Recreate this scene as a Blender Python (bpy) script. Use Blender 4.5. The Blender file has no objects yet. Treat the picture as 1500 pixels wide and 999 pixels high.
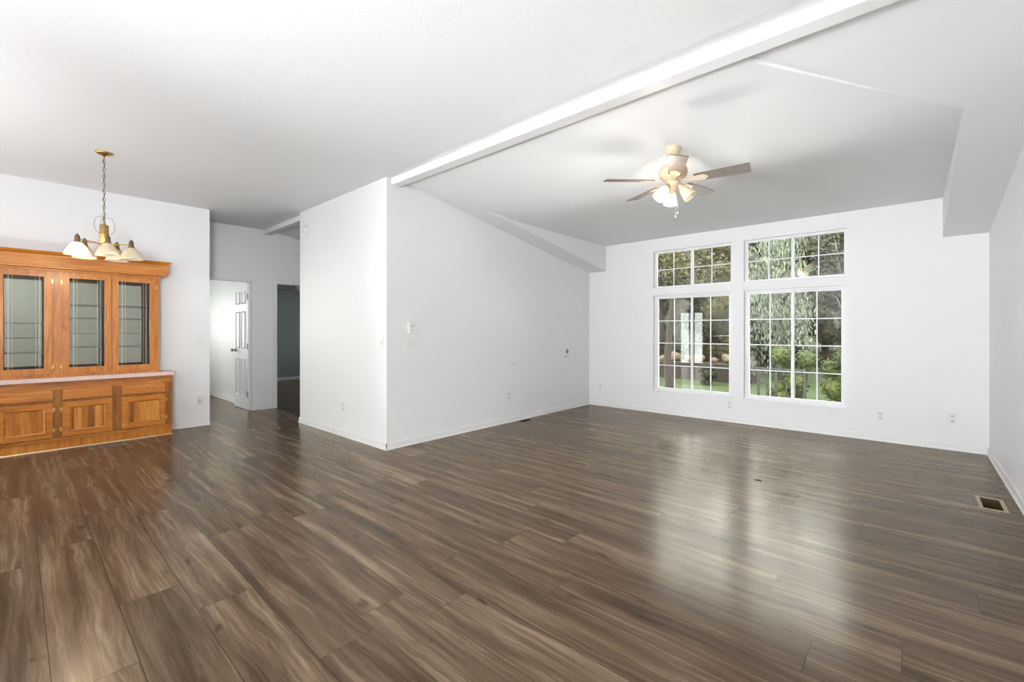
import bpy, bmesh, math, random
from mathutils import Vector, Matrix
PI = math.pi
R = math.radians
S = bpy.context.scene
C = bpy.context.scene.collection
random.seed(7)

# ---------------------------------------------------------------- camera
FPX, HOR = 652.6, 485.0                      # focal length and horizon row, for a 1500 x 999 frame
YAW = math.atan(585.0 / FPX)
CH = 1.25
cam_d = bpy.data.cameras.new('camera')
cam = bpy.data.objects.new('camera', cam_d)
C.objects.link(cam)
cam.location = (0, 0, CH)
cam.rotation_euler = (PI / 2, 0, YAW)
cam_d.sensor_width = 36.0
cam_d.lens = 36.0 * FPX / 1500.0
cam_d.shift_y = -(499.5 - HOR) / 1500.0
cam_d.clip_start = 0.03
S.camera = cam

# ---------------------------------------------------------------- world, light, exposure
SKY = 14.0
w = bpy.data.worlds.new('overcast_sky')
S.world = w
w.use_nodes = True
nt = w.node_tree
bg = nt.nodes['Background']
tc = nt.nodes.new('ShaderNodeTexCoord')
sx = nt.nodes.new('ShaderNodeSeparateXYZ')
rp = nt.nodes.new('ShaderNodeValToRGB')
nt.links.new(tc.outputs['Generated'], sx.inputs[0])
nt.links.new(sx.outputs['Z'], rp.inputs[0])
rp.color_ramp.elements[0].position = 0.0
rp.color_ramp.elements[0].color = (0.86, 0.88, 0.90, 1)
rp.color_ramp.elements[1].position = 0.8
rp.color_ramp.elements[1].color = (0.96, 0.98, 1.0, 1)
nt.links.new(rp.outputs[0], bg.inputs['Color'])
bg.inputs['Strength'].default_value = SKY


def area(name, loc, rot, sx_, sy_, power, col=(0.97, 0.985, 1.0), spread=180):
    d = bpy.data.lights.new(name, 'AREA')
    d.shape = 'RECTANGLE'
    d.size, d.size_y = sx_, sy_
    d.energy = power
    d.color = col
    d.spread = R(spread)
    o = bpy.data.objects.new(name, d)
    o.location = loc
    o.rotation_euler = rot
    C.objects.link(o)
    return o


def aim(a, b): return (Vector(b) - Vector(a)).to_track_quat('-Z', 'Y').to_euler()


# added fill lamps at the patio door, the bedroom window and the side windows
area('patio_door_fill', (-5.97, -3.12, 1.0), (PI / 2, 0, 0), 0.9, 1.8, 16)  # lamp added just outside the patio door to brighten the room
area('side_window_fill', (-0.7, -3.12, 1.5), (PI / 2, 0, 0), 1.5, 1.15, 60)  # unseen lamp added behind the camera to brighten the living room
area('bedroom_window_fill', (-12.2, 1.05, 1.45), (0, -PI / 2, 0), 1.1, 1.5, 105, (1.0, 0.97, 0.93))  # lamp added outside the assumed bedroom window to brighten the bedroom
area('side_room_fill', (-10.2, 6.85, 1.4), (-PI / 2, 0, 0), 1.0, 1.0, 50, (0.85, 0.93, 1.0))  # unseen lamp added to brighten the dark side room
# added unseen fill: two bounced off the ceiling, others aimed into the rooms
area('bounce_fill', (-0.9, -1.9, 1.3), (PI, 0, 0), 1.0, 1.0, 110)
area('bounce_fill', (-4.2, -1.9, 1.1), (PI, 0, 0), 1.0, 1.0, 85)
area('room_fill', (-0.5, -1.7, 1.0), aim((-0.5, -1.7, 1.0), (-2.7, 5.8, 2.4)), 0.9, 0.9, 26, spread=80)
# added lamps under the big windows, brightening the ceiling as ground light would
area('sill_fill', (-2.39, 6.98, 0.14), (R(180 + 18), 0, 0), 1.1, 0.5, 165)
area('sill_fill', (-1.13, 6.98, 0.14), (R(180 + 18), 0, 0), 1.1, 0.5, 165)
area('side_fill', (-3.95, -2.2, 1.2), aim((-3.95, -2.2, 1.2), (0.4, 6.2, 1.9)), 0.25, 0.7, 30, spread=70)  # added fill lamp behind the camera, brightens the right wall
area('hall_fill', (0.05, -0.6, 1.4), aim((0.05, -0.6, 1.4), (-7.7, 1.95, 1.7)), 0.7, 0.7, 7, spread=34)  # added fill lamp, brightens the hall door wall

vs = S.view_settings
S.display_settings.display_device = 'sRGB'
vs.view_transform = 'Standard'
vs.look = 'None'
vs.gamma = 1.0
vs.use_curve_mapping = False
vs.exposure = 0.10


# ---------------------------------------------------------------- materials
def lin(c):
    return tuple((v / 12.92 if v <= 0.04045 else ((v + 0.055) / 1.055) ** 2.4) for v in c)


def srgb(r, g, b):
    return lin((r / 255, g / 255, b / 255)) + (1,)


def mat(name, col, rough=0.5, metal=0.0, spec=0.5, bump=None, var=0.0, vscale=3.0, emit=None, es=0.0, coat=0.0):
    m = bpy.data.materials.new(name)
    m.use_nodes = True
    t = m.node_tree
    b = t.nodes['Principled BSDF']
    b.inputs['Base Color'].default_value = col
    b.inputs['Roughness'].default_value = rough
    b.inputs['Metallic'].default_value = metal
    b.inputs['Specular IOR Level'].default_value = spec
    b.inputs['Coat Weight'].default_value = coat
    if emit:
        b.inputs['Emission Color'].default_value = emit
        b.inputs['Emission Strength'].default_value = es
    g = t.nodes.new('ShaderNodeNewGeometry')
    if var:
        n = t.nodes.new('ShaderNodeTexNoise')
        n.inputs['Scale'].default_value = vscale
        n.inputs['Detail'].default_value = 4
        t.links.new(g.outputs['Position'], n.inputs['Vector'])
        mr = t.nodes.new('ShaderNodeMapRange')
        mr.inputs['From Min'].default_value = 0.3
        mr.inputs['From Max'].default_value = 0.7
        mr.inputs['To Min'].default_value = 1 - var
        mr.inputs['To Max'].default_value = 1 + var
        t.links.new(n.outputs['Fac'], mr.inputs['Value'])
        hs = t.nodes.new('ShaderNodeHueSaturation')
        hs.inputs['Color'].default_value = col
        t.links.new(mr.outputs[0], hs.inputs['Value'])
        t.links.new(hs.outputs[0], b.inputs['Base Color'])
    if bump:
        n = t.nodes.new('ShaderNodeTexNoise')
        n.inputs['Scale'].default_value = bump[0]
        n.inputs['Detail'].default_value = 5
        t.links.new(g.outputs['Position'], n.inputs['Vector'])
        bp = t.nodes.new('ShaderNodeBump')
        bp.inputs['Strength'].default_value = bump[1]
        bp.inputs['Distance'].default_value = 0.004
        t.links.new(n.outputs['Fac'], bp.inputs['Height'])
        t.links.new(bp.outputs[0], b.inputs['Normal'])
    return m


class NG:
    """tiny helper for math node chains"""
    def __init__(s, t): s.t = t

    def m(s, op, a, b=None, c=None):
        n = s.t.nodes.new('ShaderNodeMath')
        n.operation = op
        for i, v in enumerate((a, b, c)):
            if v is None: continue
            if isinstance(v, (int, float)): n.inputs[i].default_value = v
            else: s.t.links.new(v, n.inputs[i])
        return n.outputs[0]

    def xyz(s, x, y, z):
        n = s.t.nodes.new('ShaderNodeCombineXYZ')
        for i, v in enumerate((x, y, z)):
            if isinstance(v, (int, float)): n.inputs[i].default_value = v
            else: s.t.links.new(v, n.inputs[i])
        return n.outputs[0]

    def noise(s, vec, scale, detail=4, rough=0.5, dist=0.0):
        n = s.t.nodes.new('ShaderNodeTexNoise')
        n.inputs['Scale'].default_value = scale
        n.inputs['Detail'].default_value = detail
        n.inputs['Roughness'].default_value = rough
        n.inputs['Distortion'].default_value = dist
        s.t.links.new(vec, n.inputs['Vector'])
        return n.outputs['Fac']

    def white(s, vec):
        n = s.t.nodes.new('ShaderNodeTexWhiteNoise')
        n.noise_dimensions = '3D'
        s.t.links.new(vec, n.inputs['Vector'])
        return n.outputs['Value']

    def ramp(s, fac, stops):
        n = s.t.nodes.new('ShaderNodeValToRGB')
        s.t.links.new(fac, n.inputs[0])
        e = n.color_ramp.elements
        while len(e) < len(stops): e.new(0.5)
        for el, (p, c) in zip(e, stops):
            el.position = p
            el.color = c
        return n.outputs[0]

    def mixc(s, fac, a, b, mode='MIX'):
        n = s.t.nodes.new('ShaderNodeMix')
        n.data_type = 'RGBA'
        n.blend_type = mode
        for i, v in ((0, fac), (6, a), (7, b)):
            if isinstance(v, (int, float)): n.inputs[i].default_value = v
            elif isinstance(v, tuple): n.inputs[i].default_value = v
            else: s.t.links.new(v, n.inputs[i])
        return n.outputs[2]


def floor_material():
    m = bpy.data.materials.new('grey_brown_plank_floor')
    m.use_nodes = True
    t = m.node_tree
    b = t.nodes['Principled BSDF']
    g = NG(t)
    geo = t.nodes.new('ShaderNodeNewGeometry')
    sp = t.nodes.new('ShaderNodeSeparateXYZ')
    t.links.new(geo.outputs['Position'], sp.inputs[0])
    X, Y = sp.outputs['X'], sp.outputs['Y']
    PW, PL = 0.2300, 1.50
    yy = g.m('DIVIDE', g.m('SUBTRACT', Y, 0.086), PW)
    row = g.m('FLOOR', yy)
    fy = g.m('FRACT', yy)
    off = g.m('MULTIPLY', g.white(g.xyz(row, 3.3, 1.7)), PL)
    xx = g.m('DIVIDE', g.m('ADD', X, off), PL)
    col = g.m('FLOOR', xx)
    fx = g.m('FRACT', xx)
    rnd = g.white(g.xyz(row, col, 5.5))
    rnd2 = g.white(g.xyz(row, col, 9.1))
    # grain
    px = g.m('ADD', X, g.m('MULTIPLY', rnd, 37.0))
    wob = g.noise(g.xyz(g.m('MULTIPLY', px, 1.0), g.m('MULTIPLY', Y, 3.0), rnd2), 2.2, 3, 0.5, 0.6)
    yw = g.m('ADD', Y, g.m('MULTIPLY', wob, 0.06))
    broad = g.noise(g.xyz(g.m('MULTIPLY', px, 0.5), g.m('MULTIPLY', yw, 8.0), rnd2), 1.8, 5, 0.6, 0.3)
    fine = g.noise(g.xyz(g.m('MULTIPLY', px, 1.4), g.m('MULTIPLY', yw, 50.0), rnd), 2.0, 4, 0.65)
    rings = g.m('SINE', g.m('MULTIPLY', g.m('ADD', g.m('MULTIPLY', broad, 1.6), g.m('MULTIPLY', Y, 1.2)), 42.0))
    knots = g.noise(g.xyz(px, g.m('MULTIPLY', Y, 2.2), rnd2), 4.5, 2, 0.5)
    kn = g.m('MULTIPLY', g.m('MAXIMUM', g.m('SUBTRACT', knots, 0.70), 0.0), 3.2)
    v = g.m('ADD', g.m('MULTIPLY', broad, 0.95), g.m('MULTIPLY', fine, 0.38))
    v = g.m('ADD', v, g.m('MULTIPLY', rings, 0.010))
    v = g.m('ADD', v, g.m('MULTIPLY', g.m('SUBTRACT', rnd, 0.5), 0.08))
    v = g.m('SUBTRACT', v, kn)
    c = g.ramp(v, [(0.32, FL0), (0.52, FL1), (0.70, FL2), (0.92, FL3)])
    # seams
    ey = g.m('MINIMUM', fy, g.m('SUBTRACT', 1.0, fy))
    ex = g.m('MINIMUM', fx, g.m('SUBTRACT', 1.0, fx))
    sy = g.m('LESS_THAN', g.m('MULTIPLY', ey, PW), 0.0017)
    sxm = g.m('LESS_THAN', g.m('MULTIPLY', ex, PL), 0.0014)
    seam = g.m('MAXIMUM', sy, sxm)
    strong = g.m('ADD', g.m('MULTIPLY', g.white(g.xyz(row, 1.0, 2.0)), 0.5), 0.5)
    c = g.mixc(g.m('MULTIPLY', seam, strong), c, (0.022, 0.015, 0.010, 1))
    # worn dull scuffs
    sc = g.noise(g.xyz(g.m('MULTIPLY', X, 1.0), Y, 0.0), 2.3, 6, 0.62)
    dusty = g.noise(g.xyz(X, Y, 4.0), 9.0, 5, 0.6)
    t.links.new(c, b.inputs['Base Color'])
    ro = g.m('ADD', 0.21, g.m('MULTIPLY', g.m('SUBTRACT', sc, 0.5), 0.16))
    ro = g.m('ADD', ro, g.m('MULTIPLY', g.m('SUBTRACT', dusty, 0.5), 0.10))
    t.links.new(ro, b.inputs['Roughness'])
    b.inputs['Specular IOR Level'].default_value = 0.0
    gl = t.nodes.new('ShaderNodeBsdfGlossy')
    gl.inputs['Color'].default_value = (1.0, 0.95, 0.87, 1)
    t.links.new(ro, gl.inputs['Roughness'])
    lw = t.nodes.new('ShaderNodeLayerWeight')
    lw.inputs['Blend'].default_value = 0.5
    ff = g.m('ADD', g.m('MULTIPLY', g.m('POWER', lw.outputs['Facing'], 4.0), 0.48), 0.035)
    mx = t.nodes.new('ShaderNodeMixShader')
    t.links.new(ff, mx.inputs[0])
    t.links.new(b.outputs[0], mx.inputs[1])
    t.links.new(gl.outputs[0], mx.inputs[2])
    t.links.new(mx.outputs[0], t.nodes['Material Output'].inputs['Surface'])
    bp = t.nodes.new('ShaderNodeBump')
    bp.inputs['Strength'].default_value = 0.10
    bp.inputs['Distance'].default_value = 0.002
    hgt = g.m('SUBTRACT', g.m('ADD', fine, g.m('MULTIPLY', dusty, 0.6)), g.m('MULTIPLY', seam, 2.0))
    t.links.new(hgt, bp.inputs['Height'])
    t.links.new(bp.outputs[0], b.inputs['Normal'])
    t.links.new(bp.outputs[0], gl.inputs['Normal'])
    return m


FL0 = srgb(34, 24, 15)
FL1 = srgb(70, 54, 40)
FL2 = srgb(96, 78, 61)
FL3 = srgb(138, 119, 98)


def oak(name, axis, light=1.0, stave=0.0, hue=0):
    """oak with grain running along axis (0 x, 1 y, 2 z)"""
    m = bpy.data.materials.new(name)
    m.use_nodes = True
    t = m.node_tree
    b = t.nodes['Principled BSDF']
    g = NG(t)
    geo = t.nodes.new('ShaderNodeNewGeometry')
    sp = t.nodes.new('ShaderNodeSeparateXYZ')
    t.links.new(geo.outputs['Position'], sp.inputs[0])
    p = [sp.outputs['X'], sp.outputs['Y'], sp.outputs['Z']]
    sc = [16.0, 16.0, 16.0]
    sc[axis] = 1.6
    vec = g.xyz(*[g.m('MULTIPLY', p[i], sc[i]) for i in range(3)])
    sc2 = [150.0, 150.0, 150.0]
    sc2[axis] = 6.0
    vec2 = g.xyz(*[g.m('MULTIPLY', p[i], sc2[i]) for i in range(3)])
    n1 = g.noise(vec, 1.3, 4, 0.55, 1.2)
    n2 = g.noise(vec2, 1.0, 3, 0.6)
    v = g.m('ADD', g.m('MULTIPLY', n1, 0.7), g.m('MULTIPLY', n2, 0.3))
    if stave:
        cell = g.m('FLOOR', g.m('DIVIDE', g.m('ADD', p[1], 0.02), stave))
        v = g.m('ADD', v, g.m('MULTIPLY', g.m('SUBTRACT', g.white(g.xyz(cell, 2.0, 1.0)), 0.5), 0.6))
    c = g.ramp(v, [(0.25, srgb(134 * light, 74 * light, 16 * light)), (0.5, srgb(186 * light, 113 * light, 34 * light)),
                   (0.75, srgb(214 * light, 149 * light, 64 * light))])
    t.links.new(c, b.inputs['Base Color'])
    b.inputs['Roughness'].default_value = 0.33
    b.inputs['Coat Weight'].default_value = 0.25
    b.inputs['Coat Roughness'].default_value = 0.2
    bp = t.nodes.new('ShaderNodeBump')
    bp.inputs['Strength'].default_value = 0.12
    bp.inputs['Distance'].default_value = 0.001
    t.links.new(n2, bp.inputs['Height'])
    t.links.new(bp.outputs[0], b.inputs['Normal'])
    return m


def pane_material(name, tint=(0.93, 0.95, 0.93, 1), refl=1.0):
    m = bpy.data.materials.new(name)
    m.use_nodes = True
    t = m.node_tree
    t.nodes.clear()
    out = t.nodes.new('ShaderNodeOutputMaterial')
    mix = t.nodes.new('ShaderNodeMixShader')
    tr = t.nodes.new('ShaderNodeBsdfTransparent')
    gl = t.nodes.new('ShaderNodeBsdfGlossy')
    fr = t.nodes.new('ShaderNodeFresnel')
    fr.inputs['IOR'].default_value = 1.5
    mm = t.nodes.new('ShaderNodeMath')
    mm.operation = 'MULTIPLY'
    mm.use_clamp = True
    mm.inputs[1].default_value = refl
    tr.inputs['Color'].default_value = tint
    gl.inputs['Roughness'].default_value = 0.01
    t.links.new(fr.outputs[0], mm.inputs[0])
    t.links.new(mm.outputs[0], mix.inputs[0])
    t.links.new(tr.outputs[0], mix.inputs[1])
    t.links.new(gl.outputs[0], mix.inputs[2])
    t.links.new(mix.outputs[0], out.inputs[0])
    return m


def shade_material(name, col, em=0.0):
    """pressed opal glass: partly see-through, partly translucent"""
    m = bpy.data.materials.new(name)
    m.use_nodes = True
    t = m.node_tree
    t.nodes.clear()
    out = t.nodes.new('ShaderNodeOutputMaterial')
    tl = t.nodes.new('ShaderNodeBsdfTranslucent')
    df = t.nodes.new('ShaderNodeBsdfPrincipled')
    tp = t.nodes.new('ShaderNodeBsdfTransparent')
    m1 = t.nodes.new('ShaderNodeMixShader')
    m2 = t.nodes.new('ShaderNodeMixShader')
    tl.inputs['Color'].default_value = col
    df.inputs['Base Color'].default_value = col
    df.inputs['Roughness'].default_value = 0.25
    m1.inputs[0].default_value = 0.5
    m2.inputs[0].default_value = 0.22
    t.links.new(df.outputs[0], m1.inputs[1])
    t.links.new(tl.outputs[0], m1.inputs[2])
    t.links.new(m1.outputs[0], m2.inputs[1])
    t.links.new(tp.outputs[0], m2.inputs[2])
    t.links.new(m2.outputs[0], out.inputs[0])
    return m


def leaf_material(name, c1, c2, scale=1.2, trans=0.25):
    m = bpy.data.materials.new(name)
    m.use_nodes = True
    t = m.node_tree
    b = t.nodes['Principled BSDF']
    g = NG(t)
    geo = t.nodes.new('ShaderNodeNewGeometry')
    n = g.noise(geo.outputs['Position'], scale, 5, 0.6)
    n2 = g.noise(geo.outputs['Position'], scale * 9, 3, 0.6)
    v = g.m('ADD', g.m('MULTIPLY', n, 0.6), g.m('MULTIPLY', n2, 0.4))
    c = g.ramp(v, [(0.35, c1), (0.65, c2)])
    t.links.new(c, b.inputs['Base Color'])
    b.inputs['Roughness'].default_value = 0.6
    b.inputs['Specular IOR Level'].default_value = 0.25
    return m


WALL = mat('white_wall_paint', (0.80, 0.805, 0.815, 1), 0.55, bump=(90, 0.10), spec=0.3)
CEIL = mat('white_ceiling_texture', (0.80, 0.805, 0.815, 1), 0.6, bump=(55, 0.22), spec=0.3)
TRIM = mat('white_trim_paint', (0.80, 0.80, 0.80, 1), 0.4, bump=(30, 0.05))
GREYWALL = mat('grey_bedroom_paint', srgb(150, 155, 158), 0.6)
DOORW = mat('white_door_paint', (0.82, 0.82, 0.83, 1), 0.5, spec=0.3)
VINYL = mat('white_vinyl', (0.80, 0.80, 0.82, 1), 0.35)
PLATE = mat('white_plastic_plate', (0.78, 0.78, 0.77, 1), 0.3)
PLATE_IN = mat('off_white_plastic', (0.66, 0.66, 0.64, 1), 0.35)
SLOT = mat('grey_slot', (0.16, 0.16, 0.16, 1), 0.6)
FLOOR = floor_material()
OAKV = oak('oak_upright_grain', 2)
OAKH = oak('oak_lengthwise_grain', 1)
OAKP = oak('oak_panel_staves', 2, 0.97, 0.055)
OAKD = oak('oak_dark_stile', 2, 0.80)
COUNTER = mat('pale_pink_laminate', srgb(214, 190, 182), 0.35, var=0.05, vscale=40)
BRASS = mat('satin_brass', srgb(206, 172, 104), 0.28, 1.0, bump=(200, 0.03))
BRASSD = mat('aged_brass', srgb(140, 120, 84), 0.35, 1.0)
STEEL = mat('satin_nickel', srgb(150, 146, 140), 0.3, 1.0)
CREAM = mat('cream_enamel', srgb(204, 188, 160), 0.35, var=0.03)
BLADE = mat('whitewashed_oak_blade', srgb(104, 86, 76), 0.5, var=0.10, vscale=14)
PANE = pane_material('window_glass', (0.86, 0.88, 0.86, 1), 1.0)
CABGLASS = pane_material('cabinet_glass', (0.92, 0.93, 0.90, 1), 1.0)
SHELFGLASS = mat('green_edged_glass', srgb(92, 104, 92), 0.15)
MIRROR = mat('mirror_back', (0.48, 0.48, 0.44, 1), 0.03, 1.0)
OPAL = shade_material('opal_glass', (0.90, 0.82, 0.66, 1))
OPALF = shade_material('frosted_cream_glass', (0.92, 0.84, 0.70, 1))
BULB = mat('lit_bulb', (1, 0.9, 0.7, 1), 0.4, emit=(1.0, 0.74, 0.42, 1), es=14)
BULBOFF = mat('unlit_bulb', (0.85, 0.83, 0.78, 1), 0.3)
CHAINM = mat('dark_chain_metal', srgb(110, 98, 84), 0.4, 0.8)
VENTM = mat('tan_register_metal', srgb(168, 152, 128), 0.45)
VENTB = mat('grey_brown_register', srgb(120, 104, 90), 0.45)
DARK = mat('dark_duct', (0.012, 0.009, 0.006, 1), 0.8)
GROUND = leaf_material('lawn_grass', srgb(30, 40, 15), srgb(60, 72, 32), 2.0)
BARK = mat('brown_bark', srgb(40, 30, 22), 0.9, var=0.25, vscale=9)
PALEBARK = mat('pale_bark', srgb(84, 83, 70), 0.8, var=0.2, vscale=9)
RAILM = mat('dark_deck_metal', srgb(16, 17, 15), 0.5)
STONE = mat('tan_stone', srgb(84, 70, 50), 0.85, var=0.2, vscale=4)
DECK = mat('weathered_deck', srgb(60, 56, 50), 0.8, var=0.12, vscale=6)
SCUFF = mat('grey_scuff', srgb(120, 120, 116), 0.7)


# ---------------------------------------------------------------- geometry helpers
def new(): return bmesh.new()


def box(bm, x0, x1, y0, y1, z0, z1, bev=0.0, mi=0, M=None):
    vs_ = [bm.verts.new(p) for p in ((x0, y0, z0), (x1, y0, z0), (x1, y1, z0), (x0, y1, z0),
                                     (x0, y0, z1), (x1, y0, z1), (x1, y1, z1), (x0, y1, z1))]
    fs = [bm.faces.new([vs_[i] for i in f]) for f in ((0, 3, 2, 1), (4, 5, 6, 7), (0, 1, 5, 4), (1, 2, 6, 5), (2, 3, 7, 6), (3, 0, 4, 7))]
    for f in fs: f.material_index = mi
    if bev:
        es = list({e for f in fs for e in f.edges})
        r = bmesh.ops.bevel(bm, geom=es, offset=bev, segments=2, affect='EDGES', profile=0.6)
        vs_ = list({v for f in r['faces'] for v in f.verts} | {v for v in vs_ if v.is_valid})
        for f in r['faces']: f.material_index = mi
    if M is not None: bmesh.ops.transform(bm, matrix=M, verts=vs_)
    return vs_


def lathe(bm, prof, seg=32, M=None, mi=0, cap=True):
    rings = []
    allv = []
    for r, z in prof:
        if r < 1e-6:
            v = bm.verts.new((0, 0, z))
            rings.append([v])
            allv.append(v)
        else:
            ring = [bm.verts.new((r * math.cos(2 * PI * i / seg), r * math.sin(2 * PI * i / seg), z)) for i in range(seg)]
            rings.append(ring)
            allv += ring
    for a, b in zip(rings, rings[1:]):
        for i in range(seg):
            j = (i + 1) % seg
            if len(a) == 1 and len(b) == 1: continue
            if len(a) == 1: f = bm.faces.new((a[0], b[i], b[j]))
            elif len(b) == 1: f = bm.faces.new((a[i], b[0], a[j]))
            else: f = bm.faces.new((a[i], b[i], b[j], a[j]))
            f.smooth = True
            f.material_index = mi
    if cap:
        for ring in (rings[0], rings[-1]):
            if len(ring) > 1:
                try: bm.faces.new(ring)
                except ValueError: pass
    if M is not None: bmesh.ops.transform(bm, matrix=M, verts=allv)
    return allv


def tube(bm, pts, r, seg=8, closed=False):
    pts = [Vector(p) for p in pts]
    n = len(pts)
    rs = r if isinstance(r, (list, tuple)) else [r] * n
    rings = []
    for i, p in enumerate(pts):
        a = pts[(i - 1) % n] if (closed or i > 0) else p
        b = pts[(i + 1) % n] if (closed or i < n - 1) else p
        d = (b - a).normalized()
        up = Vector((0, 0, 1)) if abs(d.z) < 0.9 else Vector((1, 0, 0))
        s = d.cross(up).normalized()
        u = s.cross(d).normalized()
        rings.append([bm.verts.new(p + rs[i] * (s * math.cos(2 * PI * k / seg) + u * math.sin(2 * PI * k / seg))) for k in range(seg)])
    m = n if closed else n - 1
    for i in range(m):
        a, b = rings[i], rings[(i + 1) % n]
        for k in range(seg):
            f = bm.faces.new((a[k], a[(k + 1) % seg], b[(k + 1) % seg], b[k]))
            f.smooth = True
    if not closed:
        bm.faces.new(rings[0][::-1])
        bm.faces.new(rings[-1])


def obj(name, bm, mats, parent=None, local=False, fix=True):
    """link a bmesh as ONE mesh object; world coordinates are taken over into the parent's frame unless local"""
    if fix: bmesh.ops.recalc_face_normals(bm, faces=bm.faces)
    if parent is not None and not local:
        off = parent.matrix_basis.translation.copy()
        q = parent.parent
        while q is not None:
            off += q.matrix_basis.translation
            q = q.parent
        bmesh.ops.translate(bm, vec=-off, verts=bm.verts)
    me = bpy.data.meshes.new(name)
    bm.to_mesh(me)
    bm.free()
    if not isinstance(mats, (list, tuple)): mats = [mats]
    for m in mats: me.materials.append(m)
    o = bpy.data.objects.new(name, me)
    C.objects.link(o)
    if parent is not None: o.parent = parent
    return o


def thing(name, label, cat, loc=(0, 0, 0), rotz=0, group=None):
    o = bpy.data.objects.new(name, None)
    o.empty_display_size = 0.05
    C.objects.link(o)
    o.location = loc
    o.rotation_euler = (0, 0, rotz)
    o['label'] = label
    o['category'] = cat
    if group: o['group'] = group
    return o


def tag(o, label, cat, group=None, kind=None):
    o['label'] = label
    o['category'] = cat
    if group: o['group'] = group
    if kind: o['kind'] = kind
    return o


def struct(name, bm, m, parent=None):
    o = obj(name, bm, m, parent)
    if parent is None: o['kind'] = 'structure'
    return o


def dup(root, loc, rotz, label, group=None):
    r = root.copy()
    C.objects.link(r)
    r.location = loc
    r.rotation_euler = (0, 0, rotz)
    r['label'] = label
    if group: r['group'] = group
    for ch in list(root.children):
        c = ch.copy()
        C.objects.link(c)
        c.parent = r
        for g in ch.children:
            d = g.copy()
            C.objects.link(d)
            d.parent = c
    return r


def slab(axis, pos, thick, u, v, holes=(), panels=(), bm=None, pmi=0, inset=(0.012, -0.008, 0.022, 0.006)):
    """flat slab with rectangular holes. axis 0: wall in the yz plane, 1: xz plane, 2: xy plane.
    thick is signed along the axis away from the visible face. panels get a sunk moulding and a raised field."""
    bm = bm or bmesh.new()
    us = sorted(set([u[0], u[1]] + [h[i] for h in list(holes) + list(panels) for i in (0, 1)]))
    vv = sorted(set([v[0], v[1]] + [h[i] for h in list(holes) + list(panels) for i in (2, 3)]))

    def P(a, b):
        return {0: (pos, a, b), 1: (a, pos, b), 2: (a, b, pos)}[axis]
    grid = {}
    for a in us:
        for b in vv: grid[(a, b)] = bm.verts.new(P(a, b))
    faces, pf = [], []
    for i in range(len(us) - 1):
        for j in range(len(vv) - 1):
            ca, cb = (us[i] + us[i + 1]) / 2, (vv[j] + vv[j + 1]) / 2
            if any(h[0] < ca < h[1] and h[2] < cb < h[3] for h in holes): continue
            f = bm.faces.new((grid[(us[i], vv[j])], grid[(us[i + 1], vv[j])], grid[(us[i + 1], vv[j + 1])], grid[(us[i], vv[j + 1])]))
            faces.append(f)
            if any(h[0] < ca < h[1] and h[2] < cb < h[3] for h in panels): pf.append(f)
    n = Vector((0, 0, 0))
    n[axis] = -math.copysign(1, thick)
    for f in faces:
        f.normal_update()
        if f.normal.dot(n) < 0: f.normal_flip()
    r = bmesh.ops.extrude_face_region(bm, geom=faces, use_keep_orig=True)
    vec = Vector((0, 0, 0))
    vec[axis] = thick
    bmesh.ops.translate(bm, vec=vec, verts=[g for g in r['geom'] if isinstance(g, bmesh.types.BMVert)])
    bm.normal_update()
    if pf:
        bmesh.ops.inset_individual(bm, faces=pf, thickness=inset[0], depth=inset[1])
        bmesh.ops.inset_individual(bm, faces=pf, thickness=inset[2], depth=inset[3])
        for f in pf: f.material_index = pmi
    for q in [q for q in bm.verts if not q.link_faces]: bm.verts.remove(q)
    return bm


# ---------------------------------------------------------------- key dimensions
XR, XL, XD, XH, XF = 0.585, -4.10, -6.98, -7.72, -11.95     # right wall, living left wall, dining wall, hall door wall, far wall
XB = -6.23                                                   # hall side of the middle block
YB, YW, YR = 2.603, 6.555, -3.0                              # block front, window wall, wall behind the camera
ZC = 2.87
SL = 0.1654


def zM(y): return 2.849 - SL * (y - 2.89)


# ---------------------------------------------------------------- floor (with the openings of the floor vents)
VENT_R = (0.378, 0.482, 4.565, 4.845)
VENT_L = (-4.055, -3.965, 4.63, 4.86)
VENT_D = (-6.535, -6.445, 0.54, 0.80)
struct('floor', slab(2, 0.0, -0.05, (XF - 0.2, XR + 0.15), (YR - 0.2, YW + 0.15), holes=[VENT_R, VENT_L, VENT_D]), FLOOR)

# ---------------------------------------------------------------- walls
struct('wall_right', slab(0, XR, 0.15, (YR - 0.15, YW + 0.15), (0, 3.0)), WALL)
WIN = [(-2.955, -1.832, 1.905, 2.470), (-1.682, -0.570, 1.905, 2.470), (-2.955, -1.832, 0.335, 1.795), (-1.682, -0.570, 0.335, 1.795)]
struct('wall_back', slab(1, YW, 0.15, (XF - 0.15, XR), (0, 3.0), holes=WIN + [(-10.75, -9.65, 0.85, 1.95)]), WALL)
struct('wall_left', slab(0, XL, -0.11, (YB, YW), (0, 3.0)), WALL)
struct('wall_hall_front', slab(1, YB, 0.11, (XB, XL - 0.11), (0, 3.0)), WALL)
struct('wall_hall_side', slab(0, XB, 0.11, (YB + 0.11, YW), (0, 3.0)), WALL)
struct('wall_dining', slab(0, XD, -0.12, (YR, 1.736), (0, 3.0)), WALL)
struct('wall_dining_end', slab(1, 1.736, -0.12, (XH, XD - 0.12), (0, 3.0)), WALL)
D1 = (1.765, 2.492, 0.0, 2.032)
D2 = (2.850, 3.610, 0.0, 2.032)
struct('wall_hall', slab(0, XH, -0.11, (1.616, YW), (0, 3.0), holes=[D1, D2]), WALL)
struct('wall_bedroom_right', slab(1, 2.57, 0.12, (XF, XH - 0.11), (0, 3.0)), WALL)
struct('wall_bedroom_left', slab(1, -0.6, -0.12, (XF, XD - 0.12), (0, 3.0)), WALL)
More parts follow.
